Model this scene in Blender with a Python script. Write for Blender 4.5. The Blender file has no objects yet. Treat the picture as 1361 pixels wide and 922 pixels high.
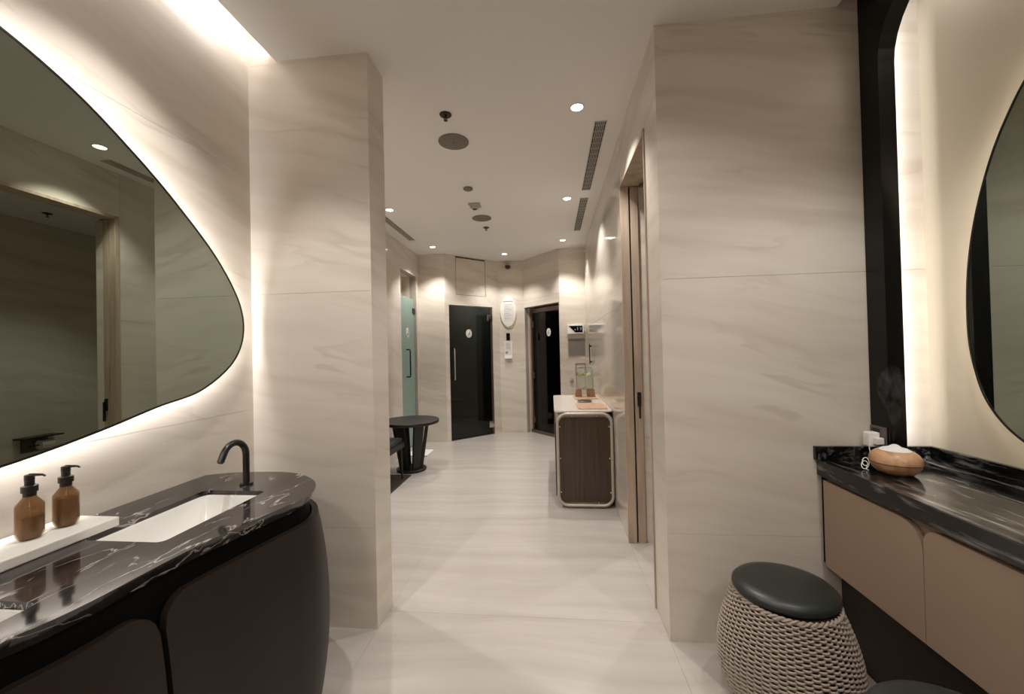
import bpy, bmesh, math, random
from mathutils import Vector, Matrix
random.seed(7)
PI = math.pi
S = bpy.context.scene
COL = S.collection

# ------------------------------------------------------------------ camera
def cam_matrix(yaw, pitch, roll, loc):
    cy, sy, cp, sp = math.cos(yaw), math.sin(yaw), math.cos(pitch), math.sin(pitch)
    f = Vector((-sy*cp, cy*cp, sp)); rt = Vector((cy, sy, 0)); up = rt.cross(f)
    c, s = math.cos(roll), math.sin(roll)
    r2 = c*rt + s*up; u2 = -s*rt + c*up
    m = Matrix((r2, u2, -f)).transposed().to_4x4(); m.translation = loc
    return m
cd = bpy.data.cameras.new('camera'); cam = bpy.data.objects.new('camera', cd); COL.objects.link(cam)
cd.sensor_fit = 'HORIZONTAL'; cd.sensor_width = 36.0; cd.lens = 36.0*521.2/1361.0
cd.clip_start = .02; cd.clip_end = 60
cam.matrix_world = cam_matrix(math.radians(5.657), math.radians(.634), math.radians(-1.308), (0, 0, 1.4))
S.camera = cam

# ------------------------------------------------------------------ light + exposure
S.view_settings.view_transform = 'Standard'; S.view_settings.look = 'None'
S.view_settings.gamma = 1.0; S.view_settings.use_curve_mapping = False
S.view_settings.exposure = 0.17
W = bpy.data.worlds.new('world'); S.world = W; W.use_nodes = True
W.node_tree.nodes['Background'].inputs[0].default_value = (1, .9, .8, 1)
W.node_tree.nodes['Background'].inputs[1].default_value = 0.02
S.cycles.max_bounces = 10; S.cycles.diffuse_bounces = 8; S.cycles.glossy_bounces = 5
S.cycles.transmission_bounces = 8; S.cycles.transparent_max_bounces = 16
S.cycles.sample_clamp_indirect = 4.0; S.cycles.caustics_reflective = False; S.cycles.caustics_refractive = False
S.cycles.use_denoising = True
WARM = (1.0, .955, .90); COOL = (1.0, .965, .95)
SPOT = 75.0          # watts of a ceiling downlight
LED_LEFT = 40.0      # radiance of the mirror strip, left
LED_RIGHT = 12.0
def area(name, loc, direction, sx, sy, watts, color=COOL, spread=PI):
    l = bpy.data.lights.new(name, 'AREA'); l.shape = 'RECTANGLE'; l.size = sx; l.size_y = sy
    l.energy = watts; l.color = color; l.spread = spread
    o = bpy.data.objects.new(name, l); COL.objects.link(o); o.location = loc
    d = Vector(direction).normalized()
    o.rotation_euler = d.to_track_quat('-Z', 'Y').to_euler()
    return o
# cove strip hidden on the ceiling edge above the left wall (long side along Y)
def strip_y(name, x, y0, y1, z, direction, w, watts, color=COOL):
    l = bpy.data.lights.new(name, 'AREA'); l.shape = 'RECTANGLE'; l.size = w; l.size_y = abs(y1-y0)
    l.energy = watts; l.color = color
    o = bpy.data.objects.new(name, l); COL.objects.link(o); o.location = (x, (y0+y1)/2, z)
    d = Vector(direction).normalized(); zax = -d; yax = Vector((0, 1, 0)); xax = yax.cross(zax)
    o.rotation_euler = Matrix((xax, yax, zax)).transposed().to_euler()
    return o
def strip_z(name, x, y, z0, z1, direction, w, watts, color=COOL):
    l = bpy.data.lights.new(name, 'AREA'); l.shape = 'RECTANGLE'; l.size = w; l.size_y = abs(z1-z0)
    l.energy = watts; l.color = color
    o = bpy.data.objects.new(name, l); COL.objects.link(o); o.location = (x, y, (z0+z1)/2)
    d = Vector(direction).normalized(); zax = -d; yax = Vector((0, 0, 1)); xax = yax.cross(zax)
    o.rotation_euler = Matrix((xax, yax, zax)).transposed().to_euler()
    return o
strip_y('cove_light', -1.43, -2.0, 1.92, 3.06, (-1, 0, .1), .03, 10, COOL)
strip_z('niche_light', 1.528, 1.865, .95, 2.9, (0, 1, 0), .012, 4.2, COOL)
strip_y('niche_top_light', 1.56, -.3, 1.8, 2.96, (1, 0, -.2), .03, 4, COOL)

# ------------------------------------------------------------------ materials
MATS = {}
def nmat(name, color, rough=.5, metal=0, **kw):
    m = bpy.data.materials.new(name); m.use_nodes = True
    b = m.node_tree.nodes['Principled BSDF']
    b.inputs['Base Color'].default_value = (*color, 1); b.inputs['Roughness'].default_value = rough
    b.inputs['Metallic'].default_value = metal
    for k, v in kw.items(): b.inputs[k.replace('_', ' ')].default_value = v
    MATS[name] = m; return m
def nd(m, t, **kw):
    n = m.node_tree.nodes.new(t)
    for k, v in kw.items(): setattr(n, k, v)
    return n
def lk(m, a, b): m.node_tree.links.new(a, b)
def ramp(m, stops, interp='LINEAR'):
    r = nd(m, 'ShaderNodeValToRGB'); e = r.color_ramp.elements; r.color_ramp.interpolation = interp
    e[0].position, e[0].color = stops[0][0], (*stops[0][1], 1)
    e[1].position, e[1].color = stops[-1][0], (*stops[-1][1], 1)
    for p, c in stops[1:-1]:
        x = e.new(p); x.color = (*c, 1)
    return r
def vmath(m, op, a, b=None, s=None):
    n = nd(m, 'ShaderNodeVectorMath', operation=op)
    lk(m, a, n.inputs[0])
    if b is not None:
        if isinstance(b, (tuple, list)): n.inputs[1].default_value = b
        else: lk(m, b, n.inputs[1])
    return n
def stone(name, kind, c0, c1, c2, rough, bump=.01, vein=.36, spec=.5):
    """Sandy beige porcelain with soft wavy strata; kind 'wall' has level strata, 'floor' streaks across the room."""
    m = nmat(name, c1, rough); b = m.node_tree.nodes['Principled BSDF']
    b.inputs['Specular IOR Level'].default_value = spec
    g = nd(m, 'ShaderNodeNewGeometry'); sep = nd(m, 'ShaderNodeSeparateXYZ'); lk(m, g.outputs['Position'], sep.inputs[0])
    com = nd(m, 'ShaderNodeCombineXYZ')
    if kind == 'wall':
        ad = nd(m, 'ShaderNodeMath', operation='ADD'); lk(m, sep.outputs['X'], ad.inputs[0]); lk(m, sep.outputs['Y'], ad.inputs[1])
        mu = nd(m, 'ShaderNodeMath', operation='MULTIPLY'); mu.inputs[1].default_value = .16; lk(m, ad.outputs[0], mu.inputs[0])
        sb = nd(m, 'ShaderNodeMath', operation='ADD'); lk(m, sep.outputs['Z'], sb.inputs[0]); lk(m, mu.outputs[0], sb.inputs[1])
        lk(m, ad.outputs[0], com.inputs[0]); lk(m, sb.outputs[0], com.inputs[1])
        sc1, sc2 = (.55, 5.5, 1), (.5, 3.0, 1)
    else:
        lk(m, sep.outputs['X'], com.inputs[0]); lk(m, sep.outputs['Y'], com.inputs[1])
        sc1, sc2 = (.35, 6.0, 1), (.4, 3.4, 1)
    # gentle warp
    wn = nd(m, 'ShaderNodeTexNoise'); wn.inputs['Scale'].default_value = 1.3; wn.inputs['Detail'].default_value = 2
    lk(m, com.outputs[0], wn.inputs['Vector'])
    ws = vmath(m, 'SCALE', wn.outputs['Color']); ws.inputs[3].default_value = .22
    wv = vmath(m, 'ADD', com.outputs[0], ws.outputs[0])
    s1 = vmath(m, 'MULTIPLY', wv.outputs[0], sc1)
    n1 = nd(m, 'ShaderNodeTexNoise'); n1.inputs['Scale'].default_value = 1.5; n1.inputs['Detail'].default_value = 6; n1.inputs['Roughness'].default_value = .58
    lk(m, s1.outputs[0], n1.inputs['Vector'])
    r1 = ramp(m, [(.3, c0), (.5, c1), (.72, c2)]); lk(m, n1.outputs['Fac'], r1.inputs[0])
    # thin drifting veins
    s2 = vmath(m, 'MULTIPLY', wv.outputs[0], sc2)
    n2 = nd(m, 'ShaderNodeTexNoise'); n2.inputs['Scale'].default_value = 1.5; n2.inputs['Detail'].default_value = 3; n2.inputs['Distortion'].default_value = .3
    lk(m, s2.outputs[0], n2.inputs['Vector'])
    r2 = ramp(m, [(.44, (0, 0, 0)), (.487, (1, 1, 1)), (.50, (0, 0, 0)), (1, (0, 0, 0))]); lk(m, n2.outputs['Fac'], r2.inputs[0])
    n3 = nd(m, 'ShaderNodeTexNoise'); n3.inputs['Scale'].default_value = 1.6; lk(m, com.outputs[0], n3.inputs['Vector'])
    r3 = ramp(m, [(.45, (0, 0, 0)), (.62, (1, 1, 1))]); lk(m, n3.outputs['Fac'], r3.inputs[0])
    mm = nd(m, 'ShaderNodeMath', operation='MULTIPLY'); lk(m, r2.outputs[0], mm.inputs[0]); lk(m, r3.outputs[0], mm.inputs[1])
    m2 = nd(m, 'ShaderNodeMath', operation='MULTIPLY'); lk(m, mm.outputs[0], m2.inputs[0]); m2.inputs[1].default_value = vein
    mx = nd(m, 'ShaderNodeMix', data_type='RGBA'); lk(m, m2.outputs[0], mx.inputs[0]); lk(m, r1.outputs[0], mx.inputs[6])
    mx.inputs[7].default_value = (c0[0]*.72, c0[1]*.68, c0[2]*.64, 1)
    lk(m, mx.outputs[2], b.inputs['Base Color'])
    bp = nd(m, 'ShaderNodeBump'); bp.inputs['Strength'].default_value = bump; bp.inputs['Distance'].default_value = .01
    lk(m, n1.outputs['Fac'], bp.inputs['Height']); lk(m, bp.outputs[0], b.inputs['Normal'])
    return m
stone('wall_stone', 'wall', (.565, .50, .43), (.65, .59, .515), (.70, .645, .575), .34)
stone('polished_stone', 'wall', (.55, .49, .43), (.62, .565, .50), (.66, .61, .55), .09, bump=0, vein=.12, spec=.8)
stone('floor_stone', 'floor', (.41, .37, .34), (.455, .415, .382), (.495, .455, .42), .27, bump=.004, vein=.10)
def marble(name, sc, base, mid, white, rot, rough=.08, thr=(.485, .5, .515)):
    m = nmat(name, base, rough); b = m.node_tree.nodes['Principled BSDF']; b.inputs['Specular IOR Level'].default_value = .5
    g = nd(m, 'ShaderNodeNewGeometry'); mp = nd(m, 'ShaderNodeMapping'); lk(m, g.outputs['Position'], mp.inputs[0])
    mp.inputs['Rotation'].default_value = (0, 0, rot); mp.inputs['Scale'].default_value = sc
    n0 = nd(m, 'ShaderNodeTexNoise'); n0.inputs['Scale'].default_value = 1.4; n0.inputs['Detail'].default_value = 3; lk(m, mp.outputs[0], n0.inputs['Vector'])
    s0 = vmath(m, 'SCALE', n0.outputs['Color']); s0.inputs[3].default_value = .8
    v = vmath(m, 'ADD', mp.outputs[0], s0.outputs[0])
    n1 = nd(m, 'ShaderNodeTexNoise'); n1.inputs['Scale'].default_value = 2.2; n1.inputs['Detail'].default_value = 9; n1.inputs['Roughness'].default_value = .6; lk(m, v.outputs[0], n1.inputs['Vector'])
    r1 = ramp(m, [(.35, base), (.7, mid)]); lk(m, n1.outputs['Fac'], r1.inputs[0])
    n2 = nd(m, 'ShaderNodeTexNoise'); n2.inputs['Scale'].default_value = 1.7; n2.inputs['Detail'].default_value = 5; lk(m, v.outputs[0], n2.inputs['Vector'])
    r2 = ramp(m, [(thr[0], (0, 0, 0)), (thr[1], (1, 1, 1)), (thr[2], (0, 0, 0))]); lk(m, n2.outputs['Fac'], r2.inputs[0])
    n3 = nd(m, 'ShaderNodeTexNoise'); n3.inputs['Scale'].default_value = 3.0; lk(m, mp.outputs[0], n3.inputs['Vector'])
    r3 = ramp(m, [(.42, (0, 0, 0)), (.56, (1, 1, 1))]); lk(m, n3.outputs['Fac'], r3.inputs[0])
    mu = nd(m, 'ShaderNodeMath', operation='MULTIPLY'); lk(m, r2.outputs[0], mu.inputs[0]); lk(m, r3.outputs[0], mu.inputs[1])
    mx = nd(m, 'ShaderNodeMix', data_type='RGBA'); lk(m, mu.outputs[0], mx.inputs[0]); lk(m, r1.outputs[0], mx.inputs[6]); mx.inputs[7].default_value = (*white, 1)
    lk(m, mx.outputs[2], b.inputs['Base Color']); return m
marble('black_marble', (5.5, 1.6, 3), (.006, .0045, .0045), (.050, .042, .040), (.50, .46, .44), .35, thr=(.484, .493, .502))
def banded(name):
    m = nmat(name, (.05, .05, .05), .12); b = m.node_tree.nodes['Principled BSDF']; b.inputs['Specular IOR Level'].default_value = .5
    g = nd(m, 'ShaderNodeNewGeometry'); mp = nd(m, 'ShaderNodeMapping'); lk(m, g.outputs['Position'], mp.inputs[0])
    mp.inputs['Rotation'].default_value = (0, .5, .12); mp.inputs['Scale'].default_value = (1, .16, 1)
    n0 = nd(m, 'ShaderNodeTexNoise'); n0.inputs['Scale'].default_value = 4.5; n0.inputs['Detail'].default_value = 2; lk(m, mp.outputs[0], n0.inputs['Vector'])
    s0 = vmath(m, 'SCALE', n0.outputs['Color']); s0.inputs[3].default_value = .16
    v = vmath(m, 'ADD', mp.outputs[0], s0.outputs[0])
    w = nd(m, 'ShaderNodeTexNoise'); w.inputs['Scale'].default_value = 26; w.inputs['Detail'].default_value = 4; w.inputs['Roughness'].default_value = .6; lk(m, v.outputs[0], w.inputs['Vector'])
    r = ramp(m, [(.40, (.003, .003, .003)), (.52, (.010, .010, .010)), (.61, (.10, .098, .095)), (.73, (.36, .35, .34))]); lk(m, w.outputs['Fac'], r.inputs[0])
    lk(m, r.outputs[0], b.inputs['Base Color']); return m
banded('banded_marble')
def wood(name, c0, c1, rough=.45, scale=(1, 1, .08), s=22):
    m = nmat(name, c0, rough); b = m.node_tree.nodes['Principled BSDF']
    t = nd(m, 'ShaderNodeTexCoord'); mp = nd(m, 'ShaderNodeMapping'); lk(m, t.outputs['Object'], mp.inputs[0]); mp.inputs['Scale'].default_value = scale
    n = nd(m, 'ShaderNodeTexNoise'); n.inputs['Scale'].default_value = s; n.inputs['Detail'].default_value = 5; n.inputs['Distortion'].default_value = .6
    lk(m, mp.outputs[0], n.inputs['Vector']); r = ramp(m, [(.33, c0), (.68, c1)]); lk(m, n.outputs['Fac'], r.inputs[0]); lk(m, r.outputs[0], b.inputs['Base Color'])
    return m
wood('pale_oak', (.36, .27, .20), (.50, .40, .31))
wood('diffuser_wood', (.38, .19, .085), (.68, .43, .25), .35, (.9, .2, .9), 30)
wood('board_wood', (.46, .28, .18), (.56, .36, .25), .4, (1, .1, 1), 30)
wood('tray_wood', (.50, .34, .20), (.62, .45, .29), .4, (.1, 1, 1), 30)
wood('stand_wood', (.22, .11, .06), (.34, .19, .11), .4)
wood('smoked_oak', (.034, .021, .012), (.058, .037, .022), .2, (1, 1, .03), 40)
wood('sauna_wood', (.10, .06, .035), (.15, .09, .05), .5, (.1, 1, 1), 20)
nmat('ceiling_paint', (.80, .78, .76), .85); nmat('plaster', (.60, .54, .43), .6)
nmat('joint', (.36, .32, .28), .8); nmat('black_lacquer', (.003, .003, .003), .25, 0, Specular_IOR_Level=.25)
nmat('black_metal', (.006, .006, .006), .30); nmat('black_wood', (.008, .007, .006), .45)
nmat('dark_leather', (.017, .011, .008), .45, 0, Specular_IOR_Level=.3); nmat('recess_black', (.002, .002, .002), .6, 0, Specular_IOR_Level=.08)
nmat('beige_leather', (.37, .27, .20), .42); nmat('beige_edge', (.30, .215, .16), .5)
nmat('ceramic', (.80, .79, .76), .12, 0, Coat_Weight=.4); nmat('white_plastic', (.86, .85, .83), .4)
nmat('white_stone', (.76, .74, .70), .35); nmat('off_white_top', (.66, .61, .55), .22)
nmat('pump_black', (.012, .008, .007), .35); nmat('cushion', (.016, .020, .018), .38)
nmat('wicker', (.36, .295, .245), .6); nmat('wicker_core', (.05, .035, .025), .8)
nmat('chrome', (.72, .70, .68), .14, 1); nmat('brass', (.80, .70, .55), .25, 1); nmat('champagne', (.46, .40, .34), .35, .3)
nmat('grey_plate', (.11, .09, .075), .4); nmat('speaker_grey', (.19, .17, .14), .9); nmat('detector_white', (.42, .39, .35), .6)
nmat('vent_dark', (.03, .028, .026), .7); nmat('vent_white', (.52, .49, .45), .6)
nmat('dark_metal', (.05, .04, .03), .4, .6); nmat('rug', (.045, .032, .026), .95); nmat('towel', (.75, .72, .68), .95)
nmat('door_metal', (.17, .12, .095), .35, .7); nmat('red_plastic', (.05, .010, .008), .4)
nmat('sign_cream', (.80, .77, .70), .5); nmat('paper', (.70, .69, .67), .6); nmat('print_grey', (.28, .28, .28), .7)
nmat('grey_screen', (.20, .185, .165), .3); nmat('green_leaf', (.82, .84, .42), .4, 0, Transmission_Weight=.3)
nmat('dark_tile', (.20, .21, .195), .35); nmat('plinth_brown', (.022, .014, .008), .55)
def glass(name, tint, ior=1.45, haze=0.0):
    """thin pane: tinted straight-through light plus a Fresnel reflection"""
    m = bpy.data.materials.new(name); m.use_nodes = True; nt = m.node_tree; nt.nodes.remove(nt.nodes['Principled BSDF'])
    t = nt.nodes.new('ShaderNodeBsdfTransparent'); t.inputs[0].default_value = (*tint, 1)
    g = nt.nodes.new('ShaderNodeBsdfGlossy'); g.inputs['Roughness'].default_value = .02
    f = nt.nodes.new('ShaderNodeFresnel'); ge = nt.nodes.new('ShaderNodeNewGeometry'); mr = nt.nodes.new('ShaderNodeMapRange')
    mr.inputs[3].default_value = ior; mr.inputs[4].default_value = 1/ior     # same reflection from both sides of the pane
    nt.links.new(ge.outputs['Backfacing'], mr.inputs[0]); nt.links.new(mr.outputs[0], f.inputs[0])
    x = nt.nodes.new('ShaderNodeMixShader'); nt.links.new(f.outputs[0], x.inputs[0]); nt.links.new(t.outputs[0], x.inputs[1]); nt.links.new(g.outputs[0], x.inputs[2])
    out = x
    if haze:
        d = nt.nodes.new('ShaderNodeBsdfDiffuse'); d.inputs[0].default_value = (*tint, 1)
        y = nt.nodes.new('ShaderNodeMixShader'); y.inputs[0].default_value = haze; nt.links.new(x.outputs[0], y.inputs[1]); nt.links.new(d.outputs[0], y.inputs[2]); out = y
    nt.links.new(out.outputs[0], nt.nodes['Material Output'].inputs['Surface']); MATS[name] = m; return m
glass('tinted_glass', (.40, .425, .40)); glass('sauna_glass', (.22, .20, .18)); glass('clear_glass', (.96, .975, .965))
glass('amber', (.72, .60, .45), haze=.04); nmat('amber_liquid', (.40, .31, .215), .4); glass('water', (.97, .98, .94), 1.2)
glass('acrylic', (.93, .94, .94), 1.3)
nmat('frosted_glass', (.33, .47, .42), .45, 0, Transmission_Weight=.35)
m = nmat('mirror', (.38, .42, .36), .0, 1)
def emis(name, color, s):
    m = bpy.data.materials.new(name); m.use_nodes = True; nt = m.node_tree; nt.nodes.remove(nt.nodes['Principled BSDF'])
    e = nt.nodes.new('ShaderNodeEmission'); e.inputs[0].default_value = (*color, 1); e.inputs[1].default_value = s
    nt.links.new(e.outputs[0], nt.nodes['Material Output'].inputs[0]); MATS[name] = m; return m
emis('led_left', COOL, LED_LEFT); emis('led_right', (1, .87, .69), LED_RIGHT); emis('lamp_face', (1, .93, .84), 9); emis('digit', (.9, .95, 1), .5)
mm_ = bpy.data.materials.new('mist'); mm_.use_nodes = True; nt = mm_.node_tree; nt.nodes.remove(nt.nodes['Principled BSDF'])
pv = nt.nodes.new('ShaderNodeVolumePrincipled'); pv.inputs['Color'].default_value = (.95, .95, .95, 1); pv.inputs['Anisotropy'].default_value = .2
nt.links.new(pv.outputs[0], nt.nodes['Material Output'].inputs['Volume'])
g_ = nt.nodes.new('ShaderNodeNewGeometry'); mp_ = nt.nodes.new('ShaderNodeMapping'); mp_.inputs['Scale'].default_value = (1, 1, .45)
n_ = nt.nodes.new('ShaderNodeTexNoise'); n_.inputs['Scale'].default_value = 26; n_.inputs['Detail'].default_value = 3; n_.inputs['Distortion'].default_value = 1.2
r_ = nt.nodes.new('ShaderNodeValToRGB'); r_.color_ramp.elements[0].position = .46; r_.color_ramp.elements[1].position = .72
mu_ = nt.nodes.new('ShaderNodeMath'); mu_.operation = 'MULTIPLY'; mu_.inputs[1].default_value = 7.0
nt.links.new(g_.outputs['Position'], mp_.inputs[0]); nt.links.new(mp_.outputs[0], n_.inputs['Vector']); nt.links.new(n_.outputs['Fac'], r_.inputs[0])
nt.links.new(r_.outputs[0], mu_.inputs[0]); nt.links.new(mu_.outputs[0], pv.inputs['Density']); MATS['mist'] = mm_

# ------------------------------------------------------------------ mesh building
class MB:
    def __init__(s): s.bm = bmesh.new()
    def box(s, x0, x1, y0, y1, z0, z1, bev=0, M=None, seg=2):
        t = bmesh.new(); bmesh.ops.create_cube(t, size=1)
        for v in t.verts: v.co = Vector(((x0+x1)/2 + v.co.x*abs(x1-x0), (y0+y1)/2 + v.co.y*abs(y1-y0), (z0+z1)/2 + v.co.z*abs(z1-z0)))
        if bev: bmesh.ops.bevel(t, geom=t.edges[:], offset=bev, segments=seg, affect='EDGES', profile=.5)
        return s.merge(t, M)
    def merge(s, t, M=None):
        if M is not None: t.transform(M)
        me = bpy.data.meshes.new('tmp'); t.to_mesh(me); t.free(); s.bm.from_mesh(me); bpy.data.meshes.remove(me); return s
    def lathe(s, prof, cx=0, cy=0, cz=0, n=32, M=None, sx=1, sy=1):
        t = bmesh.new(); rings = []
        for r, z in prof:
            if r < 1e-5: rings.append([t.verts.new((cx, cy, cz+z))])
            else: rings.append([t.verts.new((cx+r*sx*math.cos(2*PI*i/n), cy+r*sy*math.sin(2*PI*i/n), cz+z)) for i in range(n)])
        for a, b in zip(rings, rings[1:]):
            for i in range(n):
                j = (i+1) % n
                if len(a) == 1 and len(b) > 1: t.faces.new((a[0], b[j], b[i]))
                elif len(b) == 1 and len(a) > 1: t.faces.new((a[i], a[j], b[0]))
                elif len(a) > 1: t.faces.new((a[i], a[j], b[j], b[i]))
        if len(rings[0]) > 1: t.faces.new(rings[0][::-1])
        if len(rings[-1]) > 1: t.faces.new(rings[-1])
        bmesh.ops.recalc_face_normals(t, faces=t.faces[:])
        return s.merge(t, M)
    def tube(s, pts, r, n=10, closed=False, M=None):
        pts = [Vector(p) for p in pts]; k = len(pts); t = bmesh.new(); rings = []; up = None
        for i, p in enumerate(pts):
            a = pts[(i-1) % k] if (closed or i > 0) else p
            b = pts[(i+1) % k] if (closed or i < k-1) else p
            d = (b-a).normalized()
            if up is None: up = Vector((0, 0, 1)) if abs(d.z) < .9 else Vector((1, 0, 0))
            u = (up - d*up.dot(d)).normalized(); w = d.cross(u); up = u
            rr = r[i] if isinstance(r, (list, tuple)) else r
            rings.append([t.verts.new(p + u*math.cos(2*PI*j/n)*rr + w*math.sin(2*PI*j/n)*rr) for j in range(n)])
        for i in range(k if closed else k-1):
            a, b = rings[i], rings[(i+1) % k]
            for j in range(n): t.faces.new((a[j], a[(j+1) % n], b[(j+1) % n], b[j]))
        if not closed: t.faces.new(rings[0][::-1]); t.faces.new(rings[-1])
        bmesh.ops.recalc_face_normals(t, faces=t.faces[:])
        return s.merge(t, M)
    def prism(s, pts, h0, h1, axis='Z', bev=0, M=None):
        """outline (a, b) extruded along axis: Z -> (x, y), X -> (y, z), Y -> (x, z)"""
        f = {'Z': lambda a, b, h: (a, b, h), 'X': lambda a, b, h: (h, a, b), 'Y': lambda a, b, h: (a, h, b)}[axis]
        t = bmesh.new(); lo = [t.verts.new(f(a, b, h0)) for a, b in pts]; hi = [t.verts.new(f(a, b, h1)) for a, b in pts]; n = len(pts)
        t.faces.new(lo); t.faces.new(hi[::-1])
        for i in range(n): t.faces.new((lo[i], lo[(i+1) % n], hi[(i+1) % n], hi[i]))
        bmesh.ops.recalc_face_normals(t, faces=t.faces[:])
        if bev:
            es = [e for e in t.edges if len(e.link_faces) == 2 and any(len(fc.verts) > 4 or n == 4 for fc in e.link_faces) and (e.verts[0] in lo) == (e.verts[1] in lo)]
            bmesh.ops.bevel(t, geom=es, offset=bev, segments=2, affect='EDGES', profile=.5)
        return s.merge(t, M)
    def quad(s, a, b, c, d):
        s.bm.faces.new([s.bm.verts.new(p) for p in (a, b, c, d)]); return s
    def build(s, name, mat, parent=None, smooth=False, origin=None):
        me = bpy.data.meshes.new(name); off = Vector((0, 0, 0))
        if parent is not None:
            p = parent
            while p is not None: off += p.location; p = p.parent
        elif origin is not None: off = Vector(origin)
        bmesh.ops.translate(s.bm, verts=s.bm.verts[:], vec=-off)
        s.bm.to_mesh(me); s.bm.free(); s.bm = None
        me.materials.append(MATS[mat])
        if smooth:
            me.shade_smooth()
            try: me.set_sharp_from_angle(angle=math.radians(38))
            except Exception: pass
        o = bpy.data.objects.new(name, me); COL.objects.link(o)
        if parent is not None: o.parent = parent
        elif origin is not None: o.location = origin
        return o
def tag(o, label, cat, group=None, kind=None):
    o['label'] = label; o['category'] = cat
    if group: o['group'] = group
    if kind: o['kind'] = kind
    return o
def thing(name, label, cat, loc, group=None, kind=None):
    o = bpy.data.objects.new(name, None); o.empty_display_size = .05; COL.objects.link(o); o.location = loc
    return tag(o, label, cat, group, kind)
def copy_tree(o, loc=None, label=None, parent=None):
    c = o.copy(); COL.objects.link(c); c.parent = parent
    if loc is not None: c.location = loc
    if label: c['label'] = label
    for ch in list(o.children): copy_tree(ch, parent=c)
    return c
def B(name, mat, parent, *box, bev=0, smooth=False):
    return MB().box(*box, bev=bev).build(name, mat, parent, smooth)
def smooth_loop(ctrl, n=8):
    """closed Catmull-Rom through 2-D points"""
    out = []; k = len(ctrl)
    for i in range(k):
        p0, p1, p2, p3 = (Vector(ctrl[(i+j-1) % k]) for j in range(4))
        for s in range(n):
            t = s/n
            out.append(tuple(.5*((2*p1) + (p2-p0)*t + (2*p0-5*p1+4*p2-p3)*t*t + (3*p1-p0-3*p2+p3)*t**3)))
    return out
def smooth_open(ctrl, n=8):
    c = [Vector(p) for p in ctrl]; c = [2*c[0]-c[1]] + c + [2*c[-1]-c[-2]]; out = []
    for i in range(1, len(c)-2):
        p0, p1, p2, p3 = c[i-1:i+3]
        for s in range(n):
            t = s/n
            out.append(.5*((2*p1) + (p2-p0)*t + (2*p0-5*p1+4*p2-p3)*t*t + (3*p1-p0-3*p2+p3)*t**3))
    out.append(c[-2]); return out
def offset_loop(pts, d):
    """move a closed 2-D loop outward by d"""
    n = len(pts); A = sum(pts[i][0]*pts[(i+1) % n][1]-pts[(i+1) % n][0]*pts[i][1] for i in range(n)); s = 1 if A > 0 else -1; out = []
    for i in range(n):
        a, b = Vector(pts[i-1]), Vector(pts[(i+1) % n]); t = (b-a).normalized()
        out.append((pts[i][0]+s*t.y*d, pts[i][1]-s*t.x*d))
    return out
def rrect(x0, x1, y0, y1, r, n=6):
    out = []
    for cx, cy, a0 in ((x1-r, y1-r, 0), (x0+r, y1-r, PI/2), (x0+r, y0+r, PI), (x1-r, y0+r, 1.5*PI)):
        for i in range(n+1):
            a = a0 + i*PI/2/n; out.append((cx+r*math.cos(a), cy+r*math.sin(a)))
    return out

# ------------------------------------------------------------------ the room shell
CEIL = 2.967
G = .0006                                         # half a joint between slabs
def struct(name, label, cat='wall'):
    o = thing(name, label, cat, (0, 0, 0), kind='structure'); return o
def wall(root, A, Bp, z0, z1, zj, uj=(), holes=(), mat='wall_stone', thick=.10, slab=.012, side=1, trim=(0, 0), backing=True):
    """A flat run from A to Bp: backing behind, stone slabs in front (face on the line A-Bp, the room on the left of A->Bp when side=1)."""
    A = Vector(A); Bp = Vector(Bp); L = (Bp-A).length; u = (Bp-A)/L; n = Vector((-u.y, u.x))*side
    M = Matrix(((u.x, n.x, 0, A.x), (u.y, n.y, 0, A.y), (0, 0, 1, 0), (0, 0, 0, 1)))
    us = sorted({0, L, *[x for x in uj if 0 < x < L], *[h[0] for h in holes], *[h[1] for h in holes]})
    zs = sorted({z0, z1, *[z for z in zj if z0 < z < z1], *[h[2] for h in holes], *[h[3] for h in holes]})
    us = [x for x in us if 0 <= x <= L]; us[0] += trim[0]; us[-1] -= trim[1]; zs = [z for z in zs if z0 <= z <= z1]
    bk = MB(); done = False
    # slabs: joints only where asked (hole edges cut slabs but leave no joint)
    for i in range(len(us)-1):
        for j in range(len(zs)-1):
            cu, cz = (us[i]+us[i+1])/2, (zs[j]+zs[j+1])/2
            if any(h[0] < cu < h[1] and h[2] < cz < h[3] for h in holes): continue
            gu0 = G if us[i] in uj else 0; gu1 = G if us[i+1] in uj else 0
            gz0 = G if zs[j] in zj else 0; gz1 = G if zs[j+1] in zj else 0
            MB().box(us[i]+gu0, us[i+1]-gu1, -slab, 0, zs[j]+gz0, zs[j+1]-gz1, M=M).build('stone_panel', mat, root)
            bk.box(max(us[i], .0135), min(us[i+1], L-.0135), -slab-thick, -slab-.0005, zs[j], zs[j+1], M=M); done = True
    if done and backing: bk.build('backing', 'joint', root)
    else: bk.bm.free()
ZA = (.512, 1.73, 2.95); ZB = (1.125, 2.355)
# floor: backing with large stone tiles, joints running across and along
fl = struct('floor', 'pale beige stone tiled floor running through both rooms', 'floor')
B('screed', 'joint', fl, -3.2, 3.2, -2.4, 9.2, -.10, -.0125)
xs = [-3.2, -2.36, -.912, .534, 1.98, 3.2]; ys = [-2.4, -1.525, -.925, -.325, .275, .875, 1.475, 2.075, 3.275, 4.475, 5.675, 6.875, 9.2]
for i in range(len(xs)-1):
    for j in range(len(ys)-1):
        MB().box(xs[i]+G*.6, xs[i+1]-G*.6, ys[j]+G*.8, ys[j+1]-G*.8, -.0125, 0).build('floor_tile', 'floor_stone', fl)
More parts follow.
